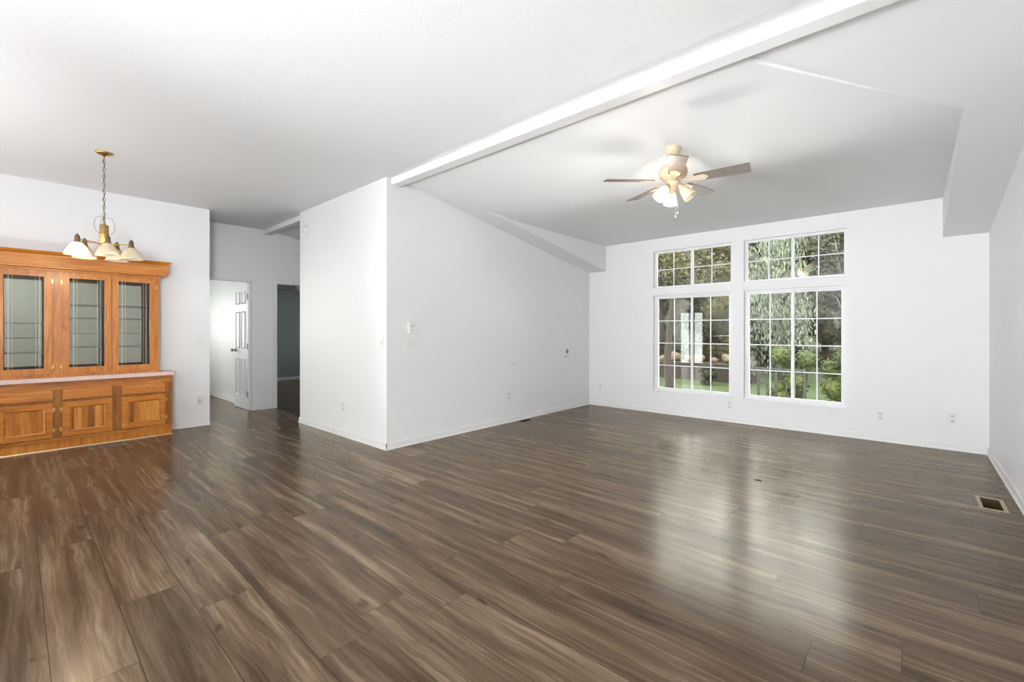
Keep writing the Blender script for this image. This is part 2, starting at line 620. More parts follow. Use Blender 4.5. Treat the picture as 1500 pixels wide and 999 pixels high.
BW = (0.30, 1.80, 0.90, 2.0)
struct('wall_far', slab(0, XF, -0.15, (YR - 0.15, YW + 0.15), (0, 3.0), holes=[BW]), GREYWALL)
RW = [(-6.45, -5.5, 0.06, 1.95), (-1.45, 0.05, 0.92, 2.08)]
struct('wall_front', slab(1, YR, -0.15, (XF - 0.15, XR), (0, 3.0), holes=RW), WALL)

# ---------------------------------------------------------------- ceiling
bm = new()


def quad(*p): return bm.faces.new([bm.verts.new(q) for q in p])


YC = 4.033
RXL, RXR, ZREC = -3.78, 0.248, 2.66
XA, XZ = XF - 0.15, XR + 0.15
YE = YW + 0.14
quad((XA, YR - .15, ZC), (XZ, YR - .15, ZC), (XZ, 2.766, ZC), (XA, 2.766, ZC))
YQ, ZQ, BL = 2.766, 2.846, 0.6


def poly(pts): return bm.faces.new([bm.verts.new((x, y, zM(y))) for x, y in pts])


QL, QR = XL, -0.80
poly([(XA, YQ), (QL, YQ), (RXL, YC), (RXL, YE), (XA, YE)])
poly([(XZ, YQ), (XZ, YE), (RXR, YE), (RXR, YC), (QR, YQ)])


def zS(y):
    """taller ceiling over the windows: flat at the wall, easing into the slope that climbs to the beam"""
    k = (ZQ - ZREC) / (YC - YQ)
    if y > YC + BL: return ZREC
    if y < YC - BL: return ZREC + k * (YC - y)
    return ZREC + k * (YC + BL - y) ** 2 / (4 * BL)


ys = [YQ, YC - BL] + [YC - BL + 2 * BL * i / 16 for i in range(1, 17)] + [YE]
ys = sorted(set(ys + [YC]))
prev = None
for y in ys:
    f_ = max(0.0, (YC - y) / (YC - YQ))
    xl, xr = RXL + (QL - RXL) * f_, RXR + (QR - RXR) * f_
    row = [bm.verts.new((xl, y, zS(y))), bm.verts.new((xr, y, zS(y)))]
    low = [(xl, y, zM(y)), (xr, y, zM(y))]
    if prev:
        f = bm.faces.new((prev[0][0], prev[0][1], row[1], row[0])); f.smooth = True
        for s_ in (0, 1):
            a, b = prev[0][s_].co, row[s_].co
            bm.faces.new([bm.verts.new(q) for q in (a, b, low[s_], prev[1][s_])])
    prev = (row, low)
o = obj('ceiling', bm, CEIL)
o['kind'] = 'structure'

# ridge beam: living room and its continuation over the hall
bm = new(); box(bm, XL - 0.02, XR + 0.05, 2.66, 2.77, 2.799, 2.98, 0.004)
struct('trim_1', bm, TRIM)
bm = new(); box(bm, XH - 0.05, XB + 0.05, 2.66, 2.77, 2.799, 2.98, 0.004)
struct('trim_2', bm, TRIM)


# baseboards
def base(name, pts_axis, a0, a1, pos, sign):
    """axis 'x': runs along x on plane y=pos; sign: direction into the room"""
    b_ = new()
    t1, t2 = 0.012, 0.020
    for (t_, z0, z1) in ((t1, 0.0, 0.072), (t2, 0.0, 0.018)):
        p0, p1 = sorted((pos, pos + sign * t_))
        if pts_axis == 'x': box(b_, a0, a1, p0, p1, z0, z1, 0.003)
        else: box(b_, p0, p1, a0, a1, z0, z1, 0.003)
    return struct(name, b_, TRIM)


base('baseboard_back', 'x', XL, XR, YW, -1)
base('baseboard_right', 'y', YR, YW, XR, -1)
base('baseboard_left', 'y', YB - 0.012, YW, XL, 1)
base('baseboard_hall_front', 'x', XB - 0.012, XL + 0.012, YB, -1)
base('baseboard_hall_side', 'y', YB, YW, XB, -1)
base('baseboard_dining', 'y', 1.285, 1.736, XD, 1)
base('baseboard_hall', 'y', 2.55, 2.79, XH, 1)
base('baseboard_far', 'y', 2.69, YW, XF, 1)
base('baseboard_bedroom_right', 'x', XF, -8.62, 2.57, -1)


# ---------------------------------------------------------------- windows
def window(n, h, kind, y=YW, inward=-1):
    """vinyl unit set in the opening h=(x0,x1,z0,z1); kind 'transom' or 'slider'"""
    x0, x1, z0, z1 = h
    ya, yb = (y + 0.045, y + 0.10) if inward == -1 else (y - 0.10, y - 0.045)
    e = 0.0
    fw = 0.028
    b_ = new()
    box(b_, x0 + e, x0 + fw, ya, yb, z0, z1, .003)
    box(b_, x1 - fw, x1 - e, ya, yb, z0, z1, .003)
    box(b_, x0 + fw, x1 - fw, ya, yb, z0, z0 + fw, .003)
    box(b_, x0 + fw, x1 - fw, ya, yb, z1 - fw, z1, .003)
    win = struct('window_%d' % n, b_, VINYL)
    xm = (x0 + x1) / 2
    if kind == 'transom':
        b_ = new(); box(b_, xm - .016, xm + .016, ya + .01, yb - .005, z0 + fw, z1 - fw, .003)
        obj('mullion', b_, VINYL, win)
        sashes = [(x0 + fw, xm - .016, ya + .03), (xm + .016, x1 - fw, ya + .03)]
        rows = 2
        sw = 0.0
    else:
        sashes = [(x0 + fw, xm + .020, ya + .008), (xm - .020, x1 - fw, ya + .034)]
        rows = 4
        sw = 0.030
    for (a, b, yp) in sashes:
        if sw:
            s_ = new()
            yq, yr = yp - .006, yp + .018
            box(s_, a, a + sw, yq, yr, z0 + fw, z1 - fw, .003)
            box(s_, b - sw, b, yq, yr, z0 + fw, z1 - fw, .003)
            box(s_, a + sw, b - sw, yq, yr, z0 + fw, z0 + fw + sw, .003)
            box(s_, a + sw, b - sw, yq, yr, z1 - fw - sw * .8, z1 - fw, .003)
            par = obj('sash', s_, VINYL, win)
        else:
            par = win
        ga, gb, gz0, gz1 = a + sw, b - sw, z0 + fw + sw, z1 - fw - sw * .8
        g_ = new()
        box(g_, ga - .004, gb + .004, yp + .004, yp + .008, gz0 - .004, gz1 + .004)
        obj('pane', g_, PANE, par)
        m_ = new()
        mw = .0055 if rows == 2 else .0065
        c_ = (ga + gb) / 2
        box(m_, c_ - mw, c_ + mw, yp + .001, yp + .0035, gz0, gz1)
        box(m_, c_ - mw, c_ + mw, yp + .0085, yp + .011, gz0, gz1)
        for k in range(1, rows):
            zz = gz0 + (gz1 - gz0) * k / rows
            box(m_, ga, gb, yp + .0012, yp + .0033, zz - mw, zz + mw)
            box(m_, ga, gb, yp + .0087, yp + .0108, zz - mw, zz + mw)
        obj('muntin', m_, VINYL, par)
    if inward == -1:
        s_ = new(); box(s_, x0 - .008, x1 + .008, y - .012, ya + .004, z0 - .010, z0 + .0045, .003)
        obj('window_sill', s_, TRIM, win)
    return win


window(1, WIN[0], 'transom')
window(2, WIN[1], 'transom')
window(3, WIN[2], 'slider')
window(4, WIN[3], 'slider')


def plain_window(n, axis, pos, h, t=0.05):
    a0, a1, z0, z1 = h
    m_ = (a0 + a1) / 2
    f = 0.04
    b_ = slab(axis, pos, t, (a0, a1), (z0, z1), holes=[(a0 + f, m_ - f / 2, z0 + f, z1 - f), (m_ + f / 2, a1 - f, z0 + f, z1 - f)])
    win = struct('window_%d' % n, b_, VINYL)
    g_ = slab(axis, pos + t * .45, t * .1, (a0 + f - .004, a1 - f + .004), (z0 + f - .004, z1 - f + .004))
    obj('pane', g_, PANE, win)
    return win


plain_window(5, 1, YR - 0.10, RW[0])
plain_window(6, 1, YR - 0.10, RW[1])  # unseen window added behind the camera to let more light in
plain_window(7, 0, XF - 0.10, BW)  # unseen window, assumed from how bright the bedroom is
plain_window(8, 1, YW + 0.07, (-10.75, -9.65, 0.85, 1.95))  # unseen opening added to let light into the side room


# ---------------------------------------------------------------- hall doors
def casing(name, o_, parent=None):
    y0, y1, z0, z1 = o_
    b_ = new()
    cw = 0.057
    for (a, b) in ((y0 - cw, y0 - .006), (y1 + .006, y1 + cw)):
        box(b_, XH, XH + .013, a, b, 0, z1 + cw, .003)
    box(b_, XH, XH + .013, y0 - .006, y1 + .006, z1 + .006, z1 + cw, .003)
    # jamb lining
    box(b_, XH - .115, XH + .004, y0 - .001, y0 + .010, 0, z1)
    box(b_, XH - .115, XH + .004, y1 - .010, y1 + .001, 0, z1)
    box(b_, XH - .115, XH + .004, y0 + .010, y1 - .010, z1 - .010, z1 + .001)
    return struct(name, b_, TRIM)


casing('trim_3', (D1[0], D1[1], 0, D1[3]))
casing('trim_4', (D2[0], D2[1], 0, D2[3]))

# six panel door, hinged on the right jamb and standing open into the bedroom
DW_, DH = 0.665, 2.005
door = bpy.data.objects.new('door_1', None)
C.objects.link(door)
door['kind'] = 'structure'
door.location = (XH - 0.060, D1[1] - 0.012, 0.008)
door.rotation_euler = (0, 0, R(-0.5))
pan = []
for (a, b) in ((-DW_ + .105, -DW_ / 2 - .045), (-DW_ / 2 + .045, -.105)):
    for (c, d) in ((0.20, 0.80), (0.96, 1.56), (1.68, 1.88)): pan.append((a, b, c, d))
b_ = slab(1, -0.035, 0.035, (-DW_, 0), (0, DH), panels=pan, inset=(0.012, -0.013, 0.016, 0.009))
obj('door_leaf', b_, DOORW, door, local=True)
b_ = new()
lathe(b_, [(0, 0), (.030, 0), (.030, .006), (.011, .010), (.011, .030), (.022, .036), (.027, .048), (.024, .062), (.012, .068), (0, .068)], 20,
      Matrix.Translation((-DW_ + .065, -.036, .93)) @ Matrix.Rotation(PI / 2, 4, 'X'))
obj('door_knob', b_, STEEL, door, local=True)
for z in (0.25, 1.0, 1.78):
    b_ = new(); box(b_, -.004, .012, -.040, -.030, z - .045, z + .045, .002)
    lathe(b_, [(.005, -.048), (.005, .048)], 10, Matrix.Translation((.006, -.042, z)))
    obj('hinge', b_, STEEL, door, local=True)


# ---------------------------------------------------------------- oak china cabinet
CY0, CY1 = -0.66, 1.272
cab = thing('china_cabinet', 'oak china cabinet with glass doors over drawers and panel doors on the dining wall', 'cabinet', (-6.84, 0.3, 0))
XFB = -6.665      # face of the base frame
XFU = -6.715      # face of the upper frame
b_ = new()
box(b_, XD + .001, XFB - .018, CY0 + .02, CY1 - .001, 0.0, 0.722)
box(b_, XFB - .06, XFB - .035, CY0, CY1 - .004, 0.0, 0.11)
obj('base_carcass', b_, OAKV, cab)
b_ = new(); box(b_, XFB - .036, XFB - .034 + .012, CY0, CY1 - .002, 0.018, 0.105)
obj('toe_board', b_, OAKH, cab)
b_ = new(); tube(b_, [(XFB - .022, CY0, .006), (XFB - .022, CY1 + .004, .006)], .0085, 8)
tube(b_, [(XFB - .022, CY1 + .004, .006), (XD + .01, CY1 + .006, .006)], .0085, 8)
obj('shoe_moulding', b_, mat('pale_shoe_moulding', srgb(232, 206, 170), 0.45), cab)
LD = [(-0.540, -0.160), (-0.130, 0.262), (0.334, 0.728), (0.806, 1.200)]
b_ = slab(0, XFB, -.019, (CY0, CY1), (0.103, 0.724),
          holes=[(a + .02, c - .02, .15, .48) for a, c in LD] + [(a + .02, c - .02, .54, .62) for a, c in LD])
obj('base_face_frame', b_, OAKD, cab)
b_ = new(); box(b_, XFB - .004, XFB + .0012, CY0, CY1, 0.640, 0.724)
box(b_, XFB - .004, XFB + .0012, CY0, CY1, 0.104, 0.128)
obj('frame_rail', b_, OAKH, cab)


def hinge(y, z, x, par, s):
    h_ = new()
    box(h_, x - .001, x + .004, y - .008 + s * .004, y + .008 + s * .004, z - .022, z + .022, .0015)
    lathe(h_, [(.0, -.026), (.004, -.024), (.004, .024), (0, .026)], 8, Matrix.Translation((x + .004, y - s * .006, z)))
    o_ = obj('hinge', h_, BRASS, par)
    return o_


# hinge side per door: +1 right (toward the hall), -1 left
for (a, c), s in zip(LD, (-1, 1, -1, 1)):
    d_ = slab(0, XFB + .020, -.019, (a, c), (0.142, 0.498), panels=[(a + .050, c - .050, .188, .452)], pmi=1, inset=(.007, -.012, .018, .009))
    dr = obj('cabinet_door', d_, [OAKH, OAKP], cab)
    for z in (.215, .425): hinge(c + .012 if s > 0 else a - .012, z, XFB + .001, dr, -s)
    d_ = new(); box(d_, XFB + .001, XFB + .020, a, c, .528, .634, .006)
    obj('drawer_front', d_, OAKH, cab)
# countertop
b_ = new()
x1 = XFB + .052
pts = [(XD + .001, CY0 - .01), (x1, CY0 - .01), (x1, CY1 + .008), (x1 - .03, CY1 + .034), (XD + .001, CY1 + .034)]
f = b_.faces.new([b_.verts.new((p[0], p[1], 0.724)) for p in pts])
r_ = bmesh.ops.extrude_face_region(b_, geom=[f], use_keep_orig=True)
bmesh.ops.translate(b_, vec=(0, 0, .040), verts=[g for g in r_['geom'] if isinstance(g, bmesh.types.BMVert)])
bmesh.ops.bevel(b_, geom=[e for e in b_.edges if abs(e.verts[0].co.z - e.verts[1].co.z) < 1e-5 and e.verts[0].co.z > .75], offset=.006, segments=2, affect='EDGES')
obj('countertop', b_, COUNTER, cab)
# upper carcass: sides, bottom, top and mirror back
UZ0, UZ1 = 0.765, 1.905
UY0, UY1 = -0.55, 1.152
b_ = new()
XI = XD + .004
box(b_, XI, XFU - .018, UY0, UY0 + .018, UZ0, UZ1)
box(b_, XI, XFU - .018, UY1 - .018, UY1, UZ0, UZ1)
box(b_, XI, XFU - .018, UY0 + .018, UY1 - .018, UZ0, UZ0 + .05)
box(b_, XI, XFU - .018, UY0 + .018, UY1 - .018, UZ1 - .03, UZ1)
box(b_, XI, XFU - .018, 0.288, 0.306, UZ0 + .05, UZ1 - .03)
obj('upper_carcass', b_, OAKV, cab)
b_ = new(); box(b_, XI + .001, XI + .006, UY0 + .02, UY1 - .02, UZ0 + .05, UZ1 - .03)
obj('mirror_back', b_, MIRROR, cab)
UD = [(-0.520, -0.138), (-0.130, 0.256), (0.336, 0.722), (0.732, 1.118)]
b_ = slab(0, XFU, -.018, (UY0, UY1), (UZ0, UZ1), holes=[(a + .03, c - .03, .84, 1.82) for a, c in UD])
obj('upper_face_frame', b_, OAKV, cab)
for (a, c), s in zip(UD, (-1, 1, -1, 1)):
    d_ = slab(0, XFU + .020, -.019, (a, c), (0.800, 1.850), holes=[(a + .052, c - .056, .862, 1.815)])
    dr = obj('glass_door', d_, OAKV, cab)
    g_ = new()
    ga, gc, gz0, gz1 = a + .050, c - .054, .860, 1.817
    box(g_, XFU + .008, XFU + .012, ga, gc, gz0, gz1)
    obj('pane', g_, CABGLASS, dr)
    g_ = new()      # thin bevelled lead lines near the pane's edges
    for q in (.030, .038, .060):
        for yy in (ga + q, gc - q): box(g_, XFU + .0125, XFU + .0135, yy - .0008, yy + .0008, gz0, gz1)
    obj('bevel_line', g_, mat('etched_glass_line', (0.75, 0.74, 0.66, 1), 0.25) if 'etched_glass_line' not in bpy.data.materials else bpy.data.materials['etched_glass_line'], dr)
    for z in (.870, 1.77): hinge(c + .012 if s > 0 else a - .012, z, XFU + .001, dr, -s)
for (a, c, zs) in ((UY0 + .02, .286, (1.02, 1.175, 1.33)), (.308, UY1 - .02, (1.07, 1.22, 1.39, 1.535))):
    for z in zs:
        g_ = new(); box(g_, XI + .010, XFU - .022, a, c, z, z + .005)
        obj('glass_shelf', g_, SHELFGLASS, cab)
# crown: apron with a flared cap
b_ = new()
xc = XFU + .085
ye = UY1 + .075
box(b_, XD + .001, xc, UY0 - .07, ye, 1.925, 2.040)
prof = [(0, 2.036), (.012, 2.044), (.028, 2.066), (.028, 2.072)]
ring = []
for (o2, z) in prof:
    ring.append([b_.verts.new(p) for p in ((XD + .001, UY0 - .07 - o2, z), (xc + o2, UY0 - .07 - o2, z), (xc + o2, ye + o2, z), (XD + .001, ye + o2, z))])
for a, c in zip(ring, ring[1:]):
    for i in range(4): b_.faces.new((a[i], a[(i + 1) % 4], c[(i + 1) % 4], c[i]))
b_.faces.new(ring[0][::-1]); b_.faces.new(ring[-1])
obj('crown', b_, OAKH, cab)
b_ = new(); box(b_, XD + .001, xc - .012, UY0 - .055, ye - .014, 1.903, 1.926, .003)
box(b_, XD + .001, XFU + .012, UY0 - .01, UY1 + .016, 1.880, 1.904, .003)
obj('crown_underside', b_, OAKH, cab)


# ---------------------------------------------------------------- chandelier
def ring_pts(r, z, n=24): return [(r * math.cos(2 * PI * i / n), r * math.sin(2 * PI * i / n), z) for i in range(n)]


def light_at(name, loc, energy, parent, rad=0.03, col=(1.0, 0.80, 0.55)):
    d = bpy.data.lights.new(name, 'POINT')
    d.energy = energy
    d.color = col
    d.shadow_soft_size = rad
    o_ = bpy.data.objects.new(name, d)
    o_.location = loc
    o_.parent = parent
    C.objects.link(o_)


HX, HY, HZ = -5.46, 0.54, 0.0
FWD = Vector((-math.sin(YAW), math.cos(YAW), 0))
RGT = Vector((math.cos(YAW), math.sin(YAW), 0))
ch = thing('chandelier', 'brass chandelier with five opal glass shades hanging on a chain from the flat ceiling', 'chandelier', (HX, HY, 0))
b_ = new()
lathe(b_, [(0, ZC), (.062, ZC), (.064, ZC - .006), (.050, ZC - .016), (.018, ZC - .024), (.006, ZC - .036), (0, ZC - .036)], 32)
obj('canopy', b_, BRASS, ch, local=True)
b_ = new()
z = ZC - .034
k = 0
ZT = 2.225
while z > ZT:
    pts = []
    for i in range(12):
        a = 2 * PI * i / 12
        p = (0.009 * math.cos(a), 0, z - .017 + .020 * math.sin(a))
        if k % 2: p = (0, p[0], p[2])
        pts.append(p)
    tube(b_, pts, .0019, 6, closed=True)
    z -= .034
    k += 1
obj('chain', b_, CHAINM, ch, local=True)
b_ = new()
pts = [(.006 * math.sin(t_ * 1.9) + .002, .006 * math.cos(t_ * 1.9), ZC - .03 - (ZC - .03 - ZT + .02) * t_ / 24) for t_ in range(25)]
tube(b_, pts, .0022, 6)
for k in range(4):     # slack cord coiled over the stem
    a0 = k * 1.7
    pts = [(math.cos(a0) * .075 * math.sin(PI * t_ / 12) + .004 * k, math.sin(a0) * .075 * math.sin(PI * t_ / 12), 2.28 - .012 * t_ + .03 * math.sin(PI * t_ / 12 * 2)) for t_ in range(13)]
    tube(b_, pts, .0016, 6)
obj('cord', b_, CHAINM, ch, local=True)
b_ = new()
lathe(b_, [(0, 2.225), (.012, 2.225), (.014, 2.215), (.033, 2.210), (.033, 2.050), (.030, 2.045), (.020, 2.035), (.028, 2.02), (.022, 1.995), (.008, 1.985), (0, 1.98)], 32)
obj('stem', b_, BRASS, ch, local=True)
for i, deg in enumerate((32, 104, 176, 248, 320)):
    a = R(deg)
    d = RGT * math.cos(a) + FWD * math.sin(a)
    q = d * 0.19
    b_ = new()
    tube(b_, [(d.x * .02, d.y * .02, 2.035), (d.x * .08, d.y * .08, 2.045), (d.x * .15, d.y * .15, 2.05), (q.x, q.y, 2.052)], .0048, 10)
    arm = obj('arm', b_, BRASS, ch, local=True)
    b_ = new()
    lathe(b_, [(0, 2.098), (.006, 2.098), (.008, 2.088), (.017, 2.080), (.019, 2.040), (.026, 2.026), (.026, 2.018), (0, 2.018)], 20, Matrix.Translation((q.x, q.y, 0)))
    obj('socket_cup', b_, BRASSD, arm, local=True)
    b_ = new()
    prof = [(.022, 2.024), (.030, 2.020), (.048, 2.000), (.066, 1.972), (.077, 1.945), (.083, 1.925), (.087, 1.915)]
    lathe(b_, prof + [(r - .003, z_) for r, z_ in prof[::-1]], 40, Matrix.Translation((q.x, q.y, 0)), cap=False)
    sh = obj('lamp_shade', b_, OPAL, arm, local=True)
    lit = i in (3,)
    b_ = new()
    lathe(b_, [(0, 2.014), (.012, 2.010), (.014, 1.985), (.026, 1.965), (.029, 1.945), (.022, 1.925), (0, 1.917)], 20, Matrix.Translation((q.x, q.y, 0)))
    obj('bulb', b_, BULB if lit else BULBOFF, arm, local=True)
    if lit: light_at('chandelier_lamp_glow', (q.x, q.y, 1.905), 12, ch, 0.03)


# ---------------------------------------------------------------- ceiling fan
def make_fan(loc, label, zc, a0, lit):
    """loc = point on the ceiling; zb is measured down from it"""
    f_ = thing('ceiling_fan', label, 'ceiling fan', loc)
    zb = -0.27
    b_ = new()
    lathe(b_, [(0, .02), (.062, .02), (.064, -.010), (.058, -.028), (.040, -.062), (.022, -.074), (0, -.074)], 32)
    obj('canopy', b_, CREAM, f_, local=True)
    b_ = new(); lathe(b_, [(0, -.06), (.012, -.06), (.012, -.15), (0, -.15)], 16)
    obj('downrod', b_, CREAM, f_, local=True)
    b_ = new()
    lathe(b_, [(0, -.128), (.030, -.128), (.045, -.138), (.085, -.150), (.108, -.172), (.112, -.205), (.104, -.232), (.080, -.256), (.060, -.268), (0, -.268)], 40)
    obj('motor_housing', b_, CREAM, f_, local=True)
    b_ = new()
    lathe(b_, [(0, -.262), (.055, -.262), (.058, -.285), (.050, -.310), (.030, -.322), (.026, -.345), (.012, -.355), (0, -.356)], 32)
    obj('light_fitter', b_, CREAM, f_, local=True)
    for k in range(5):
        a = R(a0 + 72 * k)
        M = Matrix.Rotation(a, 4, 'Z')
        b_ = new()
        # tapered blade, rounded corners, pitched
        out = [(.165, -.050), (.30, -.058), (.548, -.066), (.556, -.058), (.556, .058), (.548, .066), (.30, .058), (.165, .050)]
        P_ = Matrix.Translation((0, 0, zb)) @ Matrix.Rotation(R(-12), 4, 'X')
        fc = b_.faces.new([b_.verts.new((p[0], p[1], 0)) for p in out])
        r_ = bmesh.ops.extrude_face_region(b_, geom=[fc], use_keep_orig=True)
        bmesh.ops.translate(b_, vec=(0, 0, .006), verts=[g for g in r_['geom'] if isinstance(g, bmesh.types.BMVert)])
        bmesh.ops.transform(b_, matrix=M @ P_, verts=b_.verts)
        bl = obj('blade', b_, BLADE, f_, local=True)
        b_ = new()
        out = [(.07, -.016), (.13, -.014), (.165, -.034), (.235, -.040), (.262, -.012), (.262, .012), (.235, .040), (.165, .034), (.13, .014), (.07, .016)]
        fc = b_.faces.new([b_.verts.new((p[0], p[1], -.005)) for p in out])
        r_ = bmesh.ops.extrude_face_region(b_, geom=[fc], use_keep_orig=True)
        bmesh.ops.translate(b_, vec=(0, 0, .0045), verts=[g for g in r_['geom'] if isinstance(g, bmesh.types.BMVert)])
        bmesh.ops.transform(b_, matrix=M @ P_, verts=b_.verts)
        obj('blade_iron', b_, CREAM, bl, local=True)
    if lit is not None:
        for k, (deg, on) in enumerate(lit):
            a = R(deg)
            d = RGT * math.cos(a) + FWD * math.sin(a)
            tilt = R(38)
            ax = Vector((0, 0, 1)).cross(d)
            M = Matrix.Translation((d.x * .045, d.y * .045, -.300)) @ Matrix.Rotation(-tilt, 4, ax)
            b_ = new()
            lathe(b_, [(0, 0), (.018, 0), (.020, -.030), (.026, -.036), (.026, -.046), (0, -.046)], 20, M)
            so = obj('lamp_socket', b_, CREAM, f_, local=True)
            prof = [(.024, -.036), (.030, -.045), (.040, -.075), (.048, -.110), (.052, -.135), (.054, -.145)]
            b_ = new(); lathe(b_, prof + [(r - .003, z_) for r, z_ in prof[::-1]], 36, M, cap=False)
            obj('lamp_shade', b_, OPALF, so, local=True)
            b_ = new(); lathe(b_, [(0, -.046), (.011, -.048), (.013, -.066), (.026, -.090), (.028, -.110), (.020, -.128), (0, -.134)], 20, M)
            obj('bulb', b_, BULB if on else BULBOFF, so, local=True)
            if on:
                p = M @ Vector((0, 0, -.165))
                light_at('fan_lamp_glow', p, 8, f_, 0.04, (1.0, 0.92, 0.82))
        b_ = new()
        for (dx, dy, L) in ((.018, .01, .20), (.034, .012, .17)):
            n_ = 26
            for i in range(n_):
                bmesh.ops.create_icosphere(b_, subdivisions=1, radius=.0022, matrix=Matrix.Translation((dx, dy, -.345 - L * i / n_)))
            lathe(b_, [(0, 0), (.004, -.004), (.006, -.014), (.004, -.024), (0, -.026)], 10, Matrix.Translation((dx, dy, -.345 - L)))
        obj('pull_chain', b_, STEEL, f_, local=True)
    return f_


zQ = zS


make_fan((-1.438, 3.559, zQ(3.559)), 'white and wood five blade ceiling fan with lit lamp kit under the living room ceiling', 0, 8,
         ((200, True), (285, False) if False else (80, True), (330, False)))
make_fan((-9.35, 3.95, 2.36), 'dark ceiling fan just seen through the hall doorway of the unlit room', 0, 20, None)


# ---------------------------------------------------------------- wall plates
def plate(name, label, cat, loc, face, kind='outlet', w_=.070, h_=.115, group=None):
    """face: direction the plate looks ('+x','-x','-y','+y')"""
    rz = {'-y': 0, '+x': PI / 2, '+y': PI, '-x': -PI / 2}[face]
    t = thing(name, label, cat, loc, rz, group)
    b_ = new(); box(b_, -w_ / 2, w_ / 2, -.006, 0, -h_ / 2, h_ / 2, .003)
    obj('cover_plate', b_, PLATE, t, local=True)
    if kind == 'outlet':
        for z in (-.026, .026):
            b_ = new(); box(b_, -.017, .017, -.0085, -.005, z - .015, z + .015, .004)
            rc = obj('receptacle', b_, PLATE_IN, t, local=True)
            b_ = new()
            box(b_, -.008, -.005, -.0092, -.008, z - .004, z + .007)
            box(b_, .005, .008, -.0092, -.008, z - .004, z + .006)
            box(b_, -.0025, .0025, -.0092, -.008, z - .011, z - .007)
            obj('slot', b_, SLOT, rc, local=True)
    elif kind == 'switch':
        n_ = max(1, int(w_ / .058))
        for i in range(n_):
            cx = (i - (n_ - 1) / 2) * .046
            b_ = new(); box(b_, cx - .006, cx + .006, -.0075, -.005, -.013, .013)
            tg = obj('toggle_slot', b_, PLATE_IN, t, local=True)
            b_ = new(); box(b_, cx - .0045, cx + .0045, -.020, -.006, (-.001 if i % 2 else -.010), (.010 if i % 2 else .001), .001)
            obj('toggle', b_, PLATE, t, local=True)
    elif kind == 'blank':
        for z in (-.038, .038):
            b_ = new(); lathe(b_, [(0, -.0075), (.003, -.0075), (.003, -.005)], 10, Matrix.Translation((0, -.0, z)) @ Matrix.Rotation(-PI / 2, 4, 'X') @ Matrix.Translation((0, 0, 0)))
            b_.free()
    return t


plate('wall_outlet', 'white outlet near the left corner of the window wall', 'outlet', (-3.883, YW, .325), '-y')
plate('wall_outlet', 'white outlet under the pillar between the two windows', 'outlet', (-1.86, YW, .235), '-y')
plate('wall_outlet', 'small white outlet right of the big windows, nearer to them', 'outlet', (-.262, YW, .290), '-y', w_=.066, h_=.110)
plate('wall_outlet', 'larger white outlet plate near the right corner of the window wall', 'outlet', (.322, YW, .335), '-y', w_=.085, h_=.125)
plate('wall_outlet', 'white outlet low on the left living room wall above the floor vent', 'outlet', (XL, 4.50, .363), '+x')
plate('wall_outlet', 'white outlet low on the bright hall partition', 'outlet', (-5.02, YB, .350), '-y')
plate('light_switch', 'single white light switch beside the outer corner of the hall partition', 'light switch', (-4.19, YB, 1.134), '-y', 'switch')
plate('light_switch', 'double white light switch below the thermostat', 'light switch', (XL, 2.935, 1.107), '+x', 'switch', w_=.118, h_=.118)
plate('light_switch', 'white light switch right of the oak china cabinet', 'light switch', (XD, 1.625, 1.133), '+x', 'switch')
po = plate('wall_outlet', 'white outlet with a plugged-in adapter low beside the china cabinet', 'outlet', (XD, 1.625, .345), '+x')
b_ = new(); box(b_, -.022, .022, -.042, -.009, .004, .048, .004)
obj('adapter', b_, PLATE, po, local=True)
# thermostat
t = thing('thermostat', 'off-white upright thermostat above the double light switch', 'thermostat', (XL, 2.912, 1.285), PI / 2)
b_ = new(); box(b_, -.050, .050, -.028, 0, -.062, .062, .006)
obj('housing', b_, PLATE, t, local=True)
b_ = new(); box(b_, -.024, .024, -.030, -.027, .010, .034, .001)
obj('display', b_, mat('grey_display', srgb(200, 202, 196), 0.3), t, local=True)
for z in (-.018, -.036):
    b_ = new(); box(b_, -.012, .012, -.031, -.027, z - .005, z + .005, .0015)
    obj('button', b_, PLATE_IN, t, local=True)
# smoke alarm
t = thing('smoke_alarm', 'round white smoke alarm high on the hall partition', 'smoke alarm', (-6.03, YB, 2.60), 0)
b_ = new(); lathe(b_, [(0, 0), (.062, 0), (.062, .010), (.058, .026), (.040, .036), (0, .038)], 32, Matrix.Rotation(PI / 2, 4, 'X'))
obj('housing', b_, PLATE, t, local=True)
b_ = new(); lathe(b_, [(.030, .0365), (.034, .040), (.038, .0355)], 32, Matrix.Rotation(PI / 2, 4, 'X'), cap=False)
obj('vent_ring', b_, PLATE_IN, t, local=True)


# holes and scuffs in the left living room wall
def patch(name, label, y, z, ry, rz_, n_=11, seed=1):
    rr = random.Random(seed)
    b_ = new()
    vs_ = [b_.verts.new((XL + .0012, y + ry * math.cos(2 * PI * i / n_) * rr.uniform(.6, 1.1), z + rz_ * math.sin(2 * PI * i / n_) * rr.uniform(.6, 1.1))) for i in range(n_)]
    fc = b_.faces.new(vs_)
    r_ = bmesh.ops.extrude_face_region(b_, geom=[fc], use_keep_orig=True)
    bmesh.ops.translate(b_, vec=(-.0012, 0, 0), verts=[g for g in r_['geom'] if isinstance(g, bmesh.types.BMVert)])
    return tag(obj(name, b_, SCUFF), label, 'wall mark')


patch('wall_scuff', 'grey scuff in the left wall paint near the window corner', 5.90, .925, .035, .045, seed=2)
patch('wall_scuff', 'tiny grey mark just under the larger wall scuff', 5.86, .845, .016, .018, seed=3)
patch('wall_scuff', 'faint short scuff at mid height on the left living room wall', 4.62, .80, .035, .006, seed=4)


